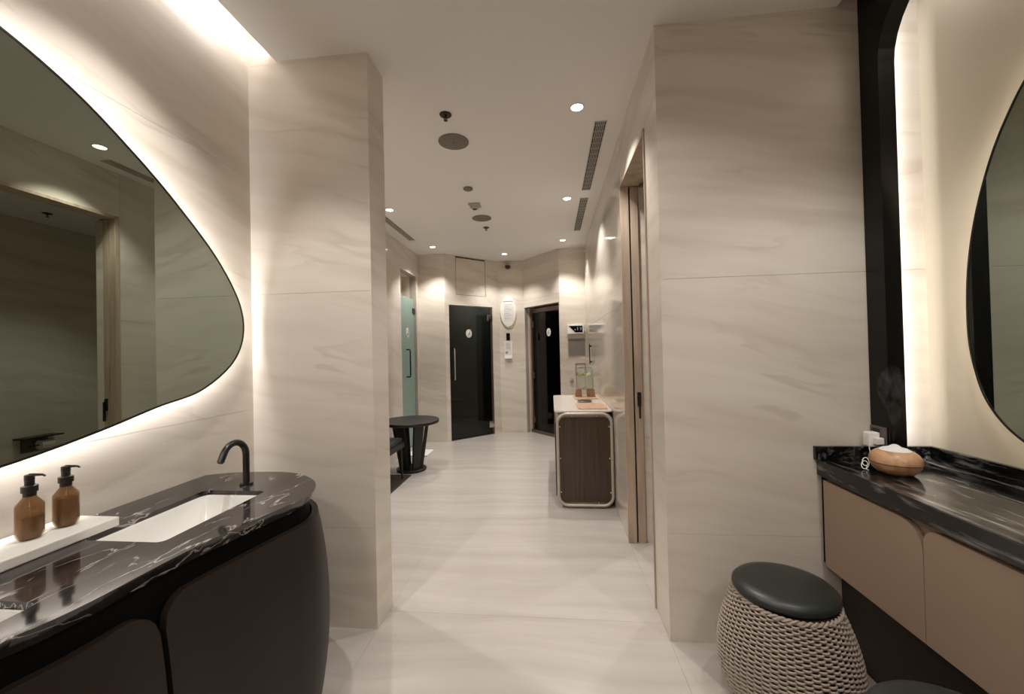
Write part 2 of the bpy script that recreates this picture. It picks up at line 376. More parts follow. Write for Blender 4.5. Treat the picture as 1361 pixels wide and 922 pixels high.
# ceiling
ce = struct('ceiling', 'smooth beige painted ceiling with a light cove along the left wall', 'ceiling')
B('ceiling_board', 'ceiling_paint', ce, -1.417, 1.36, -2.4, 1.96, CEIL, CEIL+.05)
B('ceiling_board', 'ceiling_paint', ce, -3.2, 3.2, 1.96, 9.2, CEIL, CEIL+.05)
B('upper_board', 'ceiling_paint', ce, -1.8, 2.0, -2.4, 2.0, 3.16, 3.2)
B('cove_lip', 'ceiling_paint', ce, -1.417, -1.405, -2.4, 1.93, CEIL+.05, CEIL+.075)
# left side of the vanity room, and the short wall that ends it
wl = struct('wall_left', 'beige stone wall behind the pebble mirror and double sinks')
wall(wl, (-1.575, 1.934), (-1.575, -2.4), 0, 3.16, ZB, (1.95, 3.15), side=1)
wp = struct('wall_partition', 'free end of a beige stone wall between vanity room and lounge')
wall(wp, (-.912, 1.934), (-1.675, 1.934), 0, 3.16, ZA, side=1, thick=.08, trim=(.0121, 0))
wall(wp, (-.912, 2.124), (-.912, 1.934), 0, CEIL, (), side=1, thick=.05)
wall(wp, (-2.07, 2.124), (-.912, 2.124), 0, CEIL, ZA, side=1, thick=.05, trim=(0, .0121))
# block at the right with the vanity niche behind the black frame
wb = struct('wall_block', 'wide beige stone wall end facing the camera, right of the passage')
wall(wb, (1.71, 1.949), (.534, 1.949), 0, 3.16, ZA, side=1, thick=.08, trim=(0, .0121))
wall(wb, (.534, 1.949), (.534, 2.185), 0, CEIL, (), side=1, thick=.05)
wall(wb, (.534, 2.185), (.734, 2.185), 0, 2.61, (), side=1, thick=.05, trim=(.0121, 0))
# lintel over the side doorway (face runs on with the passage wall)
wr = struct('wall_right', 'long polished stone wall of the passage, mirroring the far room')
wall(wr, (.534, 2.185), (.534, 2.94), 2.60, CEIL, (), side=1, thick=.18)
wall(wr, (.534, 2.94), (.534, 6.06), 0, CEIL, ZA, (.9, 2.1), side=1, mat='polished_stone', thick=.17)
wr2 = struct('wall_washroom', 'beige stone walls of the small washroom through the side doorway')
wall(wr2, (.734, 4.8), (.734, 2.95), 0, CEIL, ZA, (1.1,), side=1, thick=.005)
wall(wr2, (2.65, 4.8), (.734, 4.8), 0, CEIL, ZA, (.8,), side=1)
wall(wr2, (2.65, 2.07), (2.65, 4.8), 0, CEIL, ZA, (.9, 2.1), side=1)
wall(wr2, (.734, 2.07), (2.65, 2.07), 0, CEIL, ZA, (.9,), side=1, thick=.02)
wn_ = struct('wall_niche', 'smooth cream plastered wall behind the right pebble mirror')
B('plaster_face', 'plaster', wn_, 1.698, 1.80, -2.4, 1.96, 0, 3.16)
wk = struct('wall_back', 'beige stone wall closing the vanity room behind the viewer')
wall(wk, (-1.575, -2.3), (1.75, -2.3), 0, 3.16, ZA, (1.1, 2.2), side=1)
# lounge
P1, P2, P3, P4, P5, P6 = (-2.07, 6.05), (-1.65, 6.05), (-.88, 6.76), (-.45, 6.76), (.15, 6.07), (.534, 6.06)
wg = struct('wall_lounge_left', 'stone wall at the left of the lounge with a recessed frosted door')
wall(wg, (-2.07, 6.05), (-2.07, 2.124), 0, CEIL, ZA, (1.95, 3.1), holes=((.10, .76, 0, 2.60),), side=1, mat='polished_stone')
R_ = MB(); R_.box(-2.30, -2.083, 5.951, 6.04, 0, 2.6); R_.box(-2.30, -2.083, 5.22, 5.288, 0, 2.6); R_.box(-2.30, -2.083, 5.22, 6.04, 2.602, 2.66); R_.box(-2.36, -2.30, 5.2, 6.04, 0, 2.66)
R_.build('door_reveal', 'wall_stone', wg)
wf = struct('wall_far', 'folded beige stone end wall of the lounge holding two dark glass doors')
wall(wf, P2, P1, 0, CEIL, ZA, side=1)
HATCH = (.203, .775, 2.335, 2.958)
wall(wf, P3, P2, 0, CEIL, ZA, side=1, thick=.06, holes=((1.047-.905, 1.047-.07, 0, 2.165), (1.047-HATCH[1], 1.047-HATCH[0], HATCH[2], HATCH[3])))
wall(wf, P4, P3, 0, CEIL, ZA, side=1)
wall(wf, P5, P4, 0, CEIL, ZA, side=1, thick=.06, holes=((.02, .897, 0, 2.145),))
wall(wf, P6, P5, 0, CEIL, ZA, side=1)

def frame_of(A, Bp):
    """local frame on a wall run: u along, n away from the viewer side, z up"""
    A = Vector(A); Bp = Vector(Bp); u = (Bp-A).normalized(); n = Vector((-u.y, u.x))
    return Matrix(((u.x, n.x, 0, A.x), (u.y, n.y, 0, A.y), (0, 0, 1, 0), (0, 0, 0, 1)))
M23 = frame_of(P2, P3); M45 = frame_of(P4, P5)

# access hatch above the steam door
hp = thing('access_panel', 'flush stone access panel outlined by a dark gap above the steam room door', 'access panel', (-1.30, 6.35, 2.33))
MB().box(HATCH[0]+.009, HATCH[1]-.008, .002, .012, HATCH[2]+.006, HATCH[3]-.022, M=M23).build('panel', 'wall_stone', hp)
MB().box(HATCH[0], HATCH[1], .03, .05, HATCH[2], HATCH[3], M=M23).build('dark_backing', 'recess_black', hp)

# steam room behind door 1
sr = struct('wall_steam_room', 'dark tiled steam room seen faintly through the left glass door')
q = MB(); q.box(.0, 1.1, 1.9, 1.96, 0, 2.5, M=M23); q.box(-.0, .05, .08, 1.96, 0, 2.5, M=M23); q.box(1.05, 1.1, .08, 1.96, 0, 2.5, M=M23); q.box(.0, 1.1, .08, 1.96, 2.4, 2.46, M=M23)
q.build('dark_tiles', 'dark_tile', sr)
bn = thing('steam_bench', 'low tiled bench faint behind the left dark glass door', 'bench', M23 @ Vector((.6, 1.6, 0)))
MB().box(.052, 1.048, 1.35, 1.88, .0015, .42, .01, M=M23).build('bench_base', 'dark_tile', bn)
MB().box(.052, 1.048, 1.30, 1.88, .4215, .46, .008, M=M23).build('bench_top', 'grey_screen', bn)
fill_light = bpy.data.lights.new('steam_room_fill', 'POINT'); fill_light.energy = 6; fill_light.color = (.97, 1, .96); fill_light.shadow_soft_size = .06  # unseen fill light, added so the steam room is not black
lo = bpy.data.objects.new('steam_room_fill', fill_light); COL.objects.link(lo); lo.location = M23 @ Vector((.55, .9, 2.3))
# door 1
def disc_sign(parent, M, u, z, a, b, nn):
    pts = [(u+a*math.cos(t*PI/16), z+b*math.sin(t*PI/16)) for t in range(32)]
    o = MB().prism(pts, nn-.004, nn, 'Y', M=M).build('round_sign', 'sign_cream', parent)
    fig = MB()
    ring = [(u+a*.72*math.cos(t*PI/12), nn-.0045, z+b*.72*math.sin(t*PI/12)) for t in range(24)]
    fig.tube([M @ Vector(p) for p in ring], .0025, 5, closed=True)
    fig.tube([M @ Vector((u-a*.35, nn-.005, z-b*.3)), M @ Vector((u+.0*a, nn-.005, z+b*.05)), M @ Vector((u+a*.35, nn-.005, z-b*.25))], .008, 6)
    fig.lathe([(0, -.012), (.012, 0), (0, .012)], n=8, M=Matrix.Translation(M @ Vector((u+a*.1, nn-.005, z+b*.3))))
    fig.build('pictogram', 'print_grey', o)
    return o
d1 = thing('door_1', 'dark tinted glass steam room door with chrome pull handle', 'door', M23 @ Vector((.49, .02, 0)), kind='structure')
MB().box(.078, .868, .022, .032, .012, 2.155, M=M23).build('glass_leaf', 'tinted_glass', d1)
f = MB(); f.box(.87, .898, .012, .05, 0, 2.165, M=M23); f.build('side_channel', 'door_metal', d1)
MB().box(.07, .90, .0, .07, 0, .010, M=M23).build('threshold', 'dark_metal', d1)
for hz in (1.98, .17):
    h = MB(); h.box(.80, .90, -.004, .020, hz-.055, hz+.055, .003, M=M23); h.build('hinge', 'chrome', d1)
MB().tube([M23 @ Vector(p) for p in ((.135, .02, 1.46), (.135, -.04, 1.46), (.135, -.045, 1.44), (.135, -.045, .99), (.135, -.04, .97), (.135, .02, .97))], .010, 10).build('pull_handle', 'chrome', d1, True)
disc_sign(d1, M23, .44, 1.71, .055, .068, .021)
# sauna behind door 2
sa = struct('wall_sauna', 'dark timber sauna room seen faintly through the right glass door')
q = MB(); q.box(-.05, .98, 2.1, 2.16, 0, 2.4, M=M45); q.box(-.05, .0, .22, 2.16, 0, 2.4, M=M45); q.box(.93, .98, .22, 2.16, 0, 2.4, M=M45); q.box(-.05, .98, .22, 2.16, 2.3, 2.36, M=M45)
q.build('dark_boards', 'sauna_wood', sa)
sb_ = thing('sauna_bench', 'stepped timber benches faint behind the right dark glass door', 'bench', M45 @ Vector((.5, 1.3, 0)))
for k, (y0, y1, z) in enumerate(((.85, 1.25, .42), (1.27, 2.08, .86))):
    for j in range(4):
        w = (y1-y0)/4
        MB().box(.01, .92, y0+j*w+.006, y0+(j+1)*w-.006, z, z+.03, .003, M=M45).build('seat_slat', 'sauna_wood', sb_)
    MB().box(.01, .92, y0+.01, y0+.04, .001 if k == 0 else .455, z-.001, M=M45).build('bench_front', 'sauna_wood', sb_)
for k, (u, y, z) in enumerate(((.45, 1.0, .451), (.45, 1.45, .891))):  # pale blocks imitate light smudges reflected in the sauna glass
    tw = thing('reflection_block', ('pale block imitating a reflection in the glass, on the lower sauna bench', 'pale block imitating a reflection in the glass, on the upper sauna bench')[k], 'towel', M45 @ Vector((u, y, z)), 'imitated reflections on the sauna benches')
    MB().box(u-.16, u+.16, y-.11, y+.11, z, z+.05, .015, M=M45).build('pale_smudge', 'towel', tw)
DD = .115
d2 = thing('door_2', 'nearly black glass sauna door in a deep bronze frame', 'door', M45 @ Vector((.45, DD, 0)), kind='structure')
rv = MB(); rv.box(-.05, .018, .07, DD+.1, 0, 2.145, M=M45); rv.box(.90, .96, .07, DD+.1, 0, 2.145, M=M45); rv.box(-.05, .96, .07, DD+.1, 2.147, 2.2, M=M45); rv.build('stone_reveal', 'wall_stone', wf)
MB().box(.02, .075, DD, DD+.05, 0, 2.12, M=M45).build('door_frame', 'door_metal', d2)
MB().box(.838, .895, DD, DD+.05, 0, 2.12, M=M45).build('door_frame', 'door_metal', d2)
MB().box(.076, .837, DD, DD+.05, 2.05, 2.12, M=M45).build('door_frame', 'door_metal', d2)
MB().box(.02, .90, DD-.02, DD+.05, 0.001, .05, M=M45).build('threshold', 'door_metal', d2)
MB().box(.022, .042, DD-.022, DD-.002, .051, 1.95, M=M45).build('pale_trim', 'pale_oak', d2)
MB().box(.079, .834, DD+.01, DD+.02, .055, 2.045, M=M45).build('glass_leaf', 'sauna_glass', d2)
for hz in (1.85, .98, .22): MB().box(.06, .115, DD-.012, DD+.008, hz-.05, hz+.05, .003, M=M45).build('hinge', 'door_metal', d2)
disc_sign(d2, M45, .50, 1.70, .05, .066, DD+.009)
# frosted door, left
d3 = thing('door_3', 'pale green frosted glass door with a long black handle', 'door', (-2.12, 5.6, 0), kind='structure')
B('glass_leaf', 'frosted_glass', d3, -2.125, -2.113, 5.30, 5.925, .012, 2.24)
B('hinge', 'black_metal', d3, -2.135, -2.10, 5.86, 5.965, 2.02, 2.10, bev=.003)
B('hinge', 'black_metal', d3, -2.135, -2.10, 5.86, 5.965, .12, .20, bev=.003)
MB().tube([(-2.112, 5.58, 1.46), (-2.06, 5.58, 1.46), (-2.055, 5.58, 1.44), (-2.055, 5.58, 1.08), (-2.06, 5.58, 1.06), (-2.112, 5.58, 1.06)], .011, 10).build('pull_handle', 'black_metal', d3, True)
MS = Matrix(((0, -1, 0, -2.113), (1, 0, 0, 5.64), (0, 0, 1, 0), (0, 0, 0, 1)))
disc_sign(d3, MS, 0, 1.71, .06, .075, 0)
# timber door lining of the side doorway
tr = thing('trim_1', 'pale timber lining round the side doorway', 'door frame', (.6, 2.6, 0), kind='structure')
f = MB(); f.box(.526, .585, 2.905, 2.939, 0, 2.60, .002); f.build('far_casing', 'pale_oak', tr)
B('dark_groove', 'dark_leather', tr, .586, .596, 2.925, 2.939, 0, 2.575)
f = MB(); f.box(.597, .650, 2.910, 2.939, 0, 2.575, .002); f.box(.651, .66, 2.925, 2.939, 0, 2.575); f.build('inner_stop', 'pale_oak', tr)
B('jamb_face', 'wall_stone', tr, .661, .734, 2.928, 2.939, 0, 2.575)
f = MB(); f.box(.526, .66, 2.187, 2.904, 2.576, 2.599, .002); f.box(.526, .66, 2.186, 2.20, 0, 2.575, .002) ; f.build('head_lining', 'pale_oak', tr)
lt = MB(); lt.box(.612, .638, 2.898, 2.909, .985, 1.085, .003); lt.box(.618, .630, 2.880, 2.897, .90, 1.06, .003); lt.build('black_latch', 'black_metal', tr)

# ------------------------------------------------------------------ left vanity
CT = .87
front = smooth_open([(-1.575, 1.638), (-1.50, 1.670), (-1.381, 1.692), (-1.243, 1.695), (-1.131, 1.665), (-1.02, 1.586), (-.957, 1.50), (-.931, 1.42), (-.937, 1.35), (-.954, 1.28), (-.972, 1.198), (-.991, 1.109), (-1.007, 1.02), (-1.016, .92), (-1.02, .80), (-1.030, .72), (-1.052, .64), (-1.055, .5), (-1.03, .3), (-1.0, .0), (-1.04, -.25), (-1.2, -.40), (-1.4, -.46), (-1.575, -.44)], 4)
front = [(p[0], p[1]) for p in front]
def holed_slab(name, mat, outer, hole, z0, z1, parent, bev=.004):
    """slab with a rectangular (rounded) cut-outs, triangulated between the loops"""
    bm = bmesh.new(); under = [(max(x-.022, -1.575), y) if y < 1.55 and y > -.3 else (x, y-.02 if y > 1.5 else y+.02) for x, y in outer]
    under[0] = outer[0]; under[-1] = outer[-1]
    def loop(pts, z): return [bm.verts.new((x, y, z)) for x, y in pts]
    for z, flip in ((z1, False), (z0, True)):
        es = []; rings = []
        for pts in [outer if not flip else under]+hole:
            vs = loop(pts, z); rings.append(vs)
            es += [bm.edges.new((vs[i], vs[(i+1) % len(vs)])) for i in range(len(vs))]
        bmesh.ops.triangle_fill(bm, use_beauty=True, use_dissolve=False, edges=es)
        if not flip: top = rings
        else: bot = rings
    for a, b in zip(top, bot):
        for i in range(len(a)):
            j = (i+1) % len(a); bm.faces.new((a[i], a[j], b[j], b[i]))
    bmesh.ops.recalc_face_normals(bm, faces=bm.faces[:])
    mb = MB(); mb.merge(bm); return mb.build(name, mat, parent)
SK = [(-1.395, -1.135, 1.035, 1.452), (-1.395, -1.135, .345, .762)]
holes = [rrect(*s, .02, 4) for s in SK]
wt = thing('vanity_counter', 'black marble worktop with white veins and a rounded end, left side, two sinks', 'countertop', (-1.3, .6, .81))
holed_slab('slab', 'black_marble', front, holes, .828, CT, wt)
for k, s in enumerate(SK):
    sk = thing('sink', ('white rectangular undermount sink beside the black faucet', 'white sink cut off by the left edge of the photo, nearest the viewer')[k], 'sink', ((s[0]+s[1])/2, (s[2]+s[3])/2, .68), 'white sinks in the left counter')
    bm = bmesh.new(); rings = []
    outs = [(-.0015, .8535), (-.006, .8535), (-.010, .845), (-.018, .765), (-.035, .742), (-.075, .735)]
    for d, z in outs:
        r = max(.02+d, .008) if d > -.02 else .03
        rings.append([bm.verts.new((x, y, z)) for x, y in rrect(s[0]-d, s[1]+d, s[2]-d, s[3]+d, .03, 5)])
    for a, b in zip(rings, rings[1:]):
        for i in range(len(a)): bm.faces.new((a[i], a[(i+1) % len(a)], b[(i+1) % len(a)], b[i]))
    bm.faces.new(rings[-1])
    ou = [[bm.verts.new((x, y, z)) for x, y in rrect(s[0]+.0015, s[1]-.0015, s[2]+.0015, s[3]-.0015, .03, 5)] for z in (.72,)]
    a, b = rings[0], ou[0]
    for i in range(len(a)): bm.faces.new((a[i], a[(i+1) % len(a)], b[(i+1) % len(a)], b[i]))
    bm.faces.new(ou[0]); bmesh.ops.recalc_face_normals(bm, faces=bm.faces[:])
    mb = MB(); mb.merge(bm); mb.build('basin', 'ceramic', sk, True)
    MB().lathe([(.022, 0), (.024, .002), (.018, .004), (0, .004)], (s[0]+s[1])/2, (s[2]+s[3])/2, .7355, 24).build('drain', 'chrome', sk, True)
# cabinet body: barrel-bellied, dark leather doors over a black carcass
vc = thing('vanity_cabinet', 'dark brown leather cabinet with bulging sides under the left sinks', 'cabinet', (-1.3, .6, 0))
def belly(z): t = (z-.40)/.42; return .048*(1-t*t)-.004
OUT = front[2:-2]
def shell(pts, zs, off, inner=None, thick=.018):
    bm = bmesh.new(); n = len(pts)
    def ofs(d):
        out = []
        for i in range(n):
            a = Vector(pts[max(i-1, 0)]); b = Vector(pts[min(i+1, n-1)]); t = (b-a).normalized(); out.append((pts[i][0]-t.y*d*1.0, pts[i][1]+t.x*d*1.0))
        return out
    fr, bk = [], []
    for z in zs:
        d = off(z); fr.append([bm.verts.new((x, y, z)) for x, y in ofs(d)]); bk.append([bm.verts.new((x, y, z)) for x, y in ofs(d-thick)])
    for L, fl_ in ((fr, 0), (bk, 1)):
        for a, b in zip(L, L[1:]):
            for i in range(n-1): bm.faces.new((a[i], a[i+1], b[i+1], b[i]))
    for a, b in ((fr[0], bk[0]), (fr[-1], bk[-1])):
        for i in range(n-1): bm.faces.new((a[i], a[i+1], b[i+1], b[i]))
    for i in (0, n-1):
        for k in range(len(zs)-1): bm.faces.new((fr[k][i], fr[k+1][i], bk[k+1][i], bk[k][i]))
    bmesh.ops.recalc_face_normals(bm, faces=bm.faces[:]); mb = MB(); mb.merge(bm); return mb
# outward is to the right of travel (front runs from +Y to -Y with the room at +X): offset sign
def outward(pts):
    return pts
zsb = [.0015+.8120*i/14 for i in range(15)]
zsb = [.0015+.8250*i/14 for i in range(15)]
shell(OUT, zsb, lambda z: belly(z)-.028).build('carcass', 'recess_black', vc, True)
def dense(pts, y_from, y_to):
    """piece of the outline between two arc positions found by Y on the front side"""
    res = []
    for a, b in zip(pts, pts[1:]):
        for s in range(4):
            t = s/4; res.append((a[0]+(b[0]-a[0])*t, a[1]+(b[1]-a[1])*t))
    res.append(pts[-1]); return res
DP = dense(OUT, 0, 0)
def arc_index(pred):
    for i, p in enumerate(DP):
        if pred(p): return i
i_split = arc_index(lambda p: p[0] > -1.1 and p[1] < .915)
i_s2 = arc_index(lambda p: p[0] > -1.2 and p[1] < .28)
def door_piece(i0, i1, r=.07, ztop=.775):
    """one curved door with rounded top corners"""
    pts = DP[i0:i1+1]; n = len(pts); arc = [0]
    for a, b in zip(pts, pts[1:]): arc.append(arc[-1]+(Vector(b)-Vector(a)).length)
    L = arc[-1]; bm = bmesh.new(); K = 14; cols = []
    def off(i, d):
        a = Vector(pts[max(i-1, 0)]); b = Vector(pts[min(i+1, n-1)]); t = (b-a).normalized(); return (pts[i][0]-t.y*d, pts[i][1]+t.x*d)
    for i in range(n):
        e = min(arc[i], L-arc[i]); zt = ztop if e >= r else ztop-r+math.sqrt(max(0, r*r-(r-e)**2))
        fr, bk = [], []
        for k in range(K+1):
            z = .004+(zt-.004)*k/K; x, y = off(i, belly(z)); fr.append(bm.verts.new((x, y, z))); x, y = off(i, belly(z)-.022); bk.append(bm.verts.new((x, y, z)))
        cols.append((fr, bk))
    for (f0, b0), (f1, b1) in zip(cols, cols[1:]):
        for k in range(K): bm.faces.new((f0[k], f1[k], f1[k+1], f0[k+1])); bm.faces.new((b0[k], b0[k+1], b1[k+1], b1[k]))
        bm.faces.new((f0[K], f1[K], b1[K], b0[K])); bm.faces.new((f0[0], b0[0], b1[0], f1[0]))
    for f0, b0 in (cols[0], cols[-1]):
        for k in range(K): bm.faces.new((f0[k], f0[k+1], b0[k+1], b0[k]))
    bmesh.ops.recalc_face_normals(bm, faces=bm.faces[:]); mb = MB(); mb.merge(bm); return mb
door_piece(0, i_split-1).build('door', 'dark_leather', vc, True)
door_piece(i_split+1, i_s2-1).build('door', 'dark_leather', vc, True)
door_piece(i_s2+1, len(DP)-1).build('door', 'dark_leather', vc, True)

# faucet
fc = thing('faucet', 'matt black gooseneck faucet at the far end of the white sink', 'faucet', (-1.278, 1.525, CT))
MB().lathe([(.024, 0), (.0245, .003), (.024, .008), (.016, .009), (0, .009)], -1.278, 1.525, CT, 28).build('base_ring', 'black_metal', fc, True)
pts = [Vector((-1.278, 1.525, CT+.008)), Vector((-1.278, 1.525, .96))]
for i in range(17):
    a = PI*i/16*.86; pts.append(Vector((-1.278, 1.465+.06*math.cos(a), .995+.062*math.sin(a))))
e = pts[-1]; d = (pts[-1]-pts[-2]).normalized(); pts.append(e+d*.028)
MB().tube(pts, .0125, 18).build('spout', 'black_metal', fc, True)
MB().tube([pts[-1]+d*.0002, pts[-1]+d*.004], .009, 14).build('aerator', 'dark_metal', fc, True)

# tray, bottles, sign stand
ty = thing('soap_tray', 'long white stone tray along the wall under the left mirror', 'tray', (-1.48, .8, CT))
MB().box(-1.568, -1.392, .50, 1.135, CT+.0005, CT+.03, .004).build('tray_slab', 'white_stone', ty)
TZ = CT+.0305
def bottle(x, y, label, fill, rot):
    t = thing('soap_dispenser', label, 'soap dispenser', (x, y, TZ), 'amber pump bottles on the white tray')
    N = 20
    MB().lathe([(.0, .0), (.020, 0), (.0275, .012), (.0285, .018), (.0285, .094), (.027, .098), (.014, .117), (.013, .120), (.013, .124), (.0115, .124), (.0115, .118), (.0255, .096), (.0268, .092), (.0268, .019), (.019, .002), (0, .002)], x, y, TZ, 40).build('bottle', 'amber', t, True)
    MB().lathe([(0, .0025), (.0185, .0025), (.0262, .0195), (.0262, fill), (0, fill)], x, y, TZ, 32).build('soap', 'amber_liquid', t, True)
    MB().lathe([(.0025, .0), (.0025, .118-fill)], x, y, TZ+fill+.001, 8).build('dip_tube', 'white_plastic', t)
    MB().lathe([(.0135, .119), (.0135, .130), (.017, .131), (.017, .148), (.010, .150), (.010, .163), (.0, .163)], x, y, TZ+.001, 28).build('collar', 'pump_black', t, True)
    c, s_ = math.cos(rot), math.sin(rot)
    hd = MB(); hd.lathe([(0, .158), (.0105, .158), (.0105, .1725), (.009, .174), (0, .174)], x, y, TZ+.0065, 20)
    hd.tube([(x+c*k, y+s_*k, TZ+z) for k, z in ((0, .1785), (.012, .1785), (.030, .1775), (.036, .1735))], [.005, .0042, .0030, .0025], 8)
    hd.build('pump_head', 'pump_black', t, True)
bottle(-1.485, .978, 'amber pump bottle half full of soap, nearest on the white tray', .066, .35)
bottle(-1.485, 1.062, 'amber pump bottle farther along the white tray, filled to the shoulder', .088, .30)
st = thing('acrylic_stand', 'clear acrylic card stand at the near end of the white tray', 'card stand', (-1.40, .835, TZ))
f = MB(); f.box(-1.47, -1.39, .832, .835, TZ, TZ+.075, .0008); f.box(-1.47, -1.39, .80, .8315, TZ, TZ+.003); f.box(-1.393, -1.390, .80, .8315, TZ+.003, TZ+.075); f.build('clear_holder', 'acrylic', st)
f = MB(); f.box(-1.468, -1.40, .8310, .8316, TZ+.006, TZ+.070); f.build('card', 'paper', st)
f = MB()
for k in range(4): f.box(-1.462, -1.412+.003*(k % 2), .8303, .8309, TZ+.018+.011*k, TZ+.0205+.011*k)
f.build('print_lines', 'print_grey', st)['kind'] = 'stuff'

# ------------------------------------------------------------------ pebble mirrors (lit from behind)
def mirror(name, label, ctrl, X, face, led, wall_x):
    """flat pebble outline in the Y-Z plane, mirror face at X looking towards +face"""
    pts = smooth_loop(ctrl, 10)
    yc = sum(p[0] for p in pts)/len(pts); zc = sum(p[1] for p in pts)/len(pts)
    t = thing(name, label, 'mirror', (X, yc, zc))
    ins = offset_loop(pts, -.007)
    MB().prism(ins, X-face*.006, X-face*.0005, 'X').build('mirror_glass', 'mirror', t)
    # rim
    bm = bmesh.new(); a = [bm.verts.new((X+face*.001, y, z)) for y, z in pts]; b = [bm.verts.new((X-face*.022, y, z)) for y, z in pts]
    c = [bm.verts.new((X+face*.001, y, z)) for y, z in ins]; d = [bm.verts.new((X-face*.022, y, z)) for y, z in ins]; n = len(pts)
    for i in range(n):
        j = (i+1) % n
        for p, q_ in ((a, b), (c, d), (a, c), (b, d)): bm.faces.new((p[i], p[j], q_[j], q_[i]))
    bmesh.ops.recalc_face_normals(bm, faces=bm.faces[:]); mb = MB(); mb.merge(bm); mb.build('rim', 'black_metal', t)
    inn = offset_loop(pts, -.040)
    MB().prism(inn, wall_x+face*.0005, X-face*.008, 'X').build('back_box', 'white_plastic', t)
    l1 = offset_loop(pts, -.0392); bm = bmesh.new()
    x0, x1 = X-face*.012, X-face*.040
    a = [bm.verts.new((x0, y, z)) for y, z in l1]; b = [bm.verts.new((x1, y, z)) for y, z in l1]
    for i in range(n): bm.faces.new((a[i], a[(i+1) % n], b[(i+1) % n], b[i]))
    mb = MB(); mb.merge(bm); o = mb.build('light_strip', led, t)
    return t
LM = [(1.817, 1.51), (1.795, 1.67), (1.671, 1.856), (1.488, 2.03), (1.311, 2.167), (1.10, 2.295), (.86, 2.37), (.60, 2.36), (.33, 2.20), (.15, 1.93), (.09, 1.62), (.17, 1.33), (.36, 1.14), (.62, 1.07), (.943, 1.109), (1.179, 1.158), (1.38, 1.212), (1.575, 1.258), (1.745, 1.37)]
mirror('pebble_mirror', 'large pebble-shaped mirror with black rim above the left sinks', LM, -1.525, 1, 'led_left', -1.575)
RM = [(1.73, 1.469), (1.719, 1.706), (1.673, 1.943), (1.589, 2.172), (1.46, 2.36), (1.26, 2.48), (1.0, 2.47), (.78, 2.30), (.66, 2.0), (.64, 1.65), (.72, 1.32), (.90, 1.07), (1.13, .965), (1.38, .972), (1.554, 1.038), (1.66, 1.15), (1.712, 1.30)]
mirror('pebble_mirror', 'tall pebble-shaped mirror above the right makeup counter', RM, 1.648, -1, 'led_right', 1.698)

# ------------------------------------------------------------------ right niche frame, counter and cabinet
pf = thing('trim_2', 'black lacquered arch framing the makeup niche, rounded inner corners', 'niche frame', (1.48, .8, .88), kind='structure')
def arch(y0, y1, zt, r, z0):
    out = [(y0, z0)]
    for i in range(9): a = PI-i*PI/16; out.append((y0+r+r*math.cos(a), zt-r+r*math.sin(a)))
    for i in range(9): a = PI/2-i*PI/16; out.append((y1-r+r*math.cos(a), zt-r+r*math.sin(a)))
    out.append((y1, z0)); return out
inn = arch(-.35, 1.846, 2.90, .28, .8722)
outp = [(-.45, .8722), (-.45, 3.155), (1.946, 3.155), (1.946, .8722)]
bm = bmesh.new(); L = [(y, z) for y, z in inn]; poly = outp + L[::-1]
fr = [bm.verts.new((1.445, y, z)) for y, z in poly]; bk = [bm.verts.new((1.512, y, z)) for y, z in poly]
bm.faces.new(fr); bm.faces.new(bk[::-1]); n = len(poly)
for i in range(n): bm.faces.new((fr[i], fr[(i+1) % n], bk[(i+1) % n], bk[i]))
bmesh.ops.recalc_face_normals(bm, faces=bm.faces[:]); mb = MB(); mb.merge(bm); mb.build('frame', 'black_lacquer', pf)
rc = thing('makeup_counter', 'black and grey banded marble makeup counter in the right niche', 'countertop', (1.45, .8, .80))
MB().box(1.208, 1.6975, -.40, 1.948, .80, .87, .003).build('slab', 'banded_marble', rc)
MB().box(1.196, 1.6975, 1.930, 1.948, .8705, .932, .0015).build('backsplash', 'banded_marble', rc)
MB().box(1.678, 1.6975, -.40, 1.929, .8705, .932, .0015).build('backsplash', 'banded_marble', rc)
cb = thing('wall_cabinet', 'floating beige leather cabinet with rounded door corners under the right counter', 'cabinet', (1.45, .8, .39))
MB().box(1.242, 1.697, -.38, 1.947, .40, .798).build('carcass', 'beige_edge', cb)
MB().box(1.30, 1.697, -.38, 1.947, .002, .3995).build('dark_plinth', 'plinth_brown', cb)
MB().box(1.228, 1.2415, 1.925, 1.947, .40, .798).build('end_strip', 'recess_black', cb)
def cab_door(y0, y1, r0, r1):
    z0, z1 = .393, .783; pts = [(y0, z0), (y1, z0)]
    for i in range(9): a = i*PI/16; pts.append((y1-r1+r1*math.cos(a), z1-r1+r1*math.sin(a)))
    for i in range(9): a = PI/2+i*PI/16; pts.append((y0+r0+r0*math.cos(a), z1-r0+r0*math.sin(a)))
    MB().prism(pts, 1.220, 1.2405, 'X', bev=.0015).build('door', 'beige_leather', cb)
cab_door(1.4465, 1.925, .085, .004); cab_door(.935, 1.4435, .085, .05); cab_door(.44, .932, .085, .085); cab_door(-.37, .437, .05, .085)

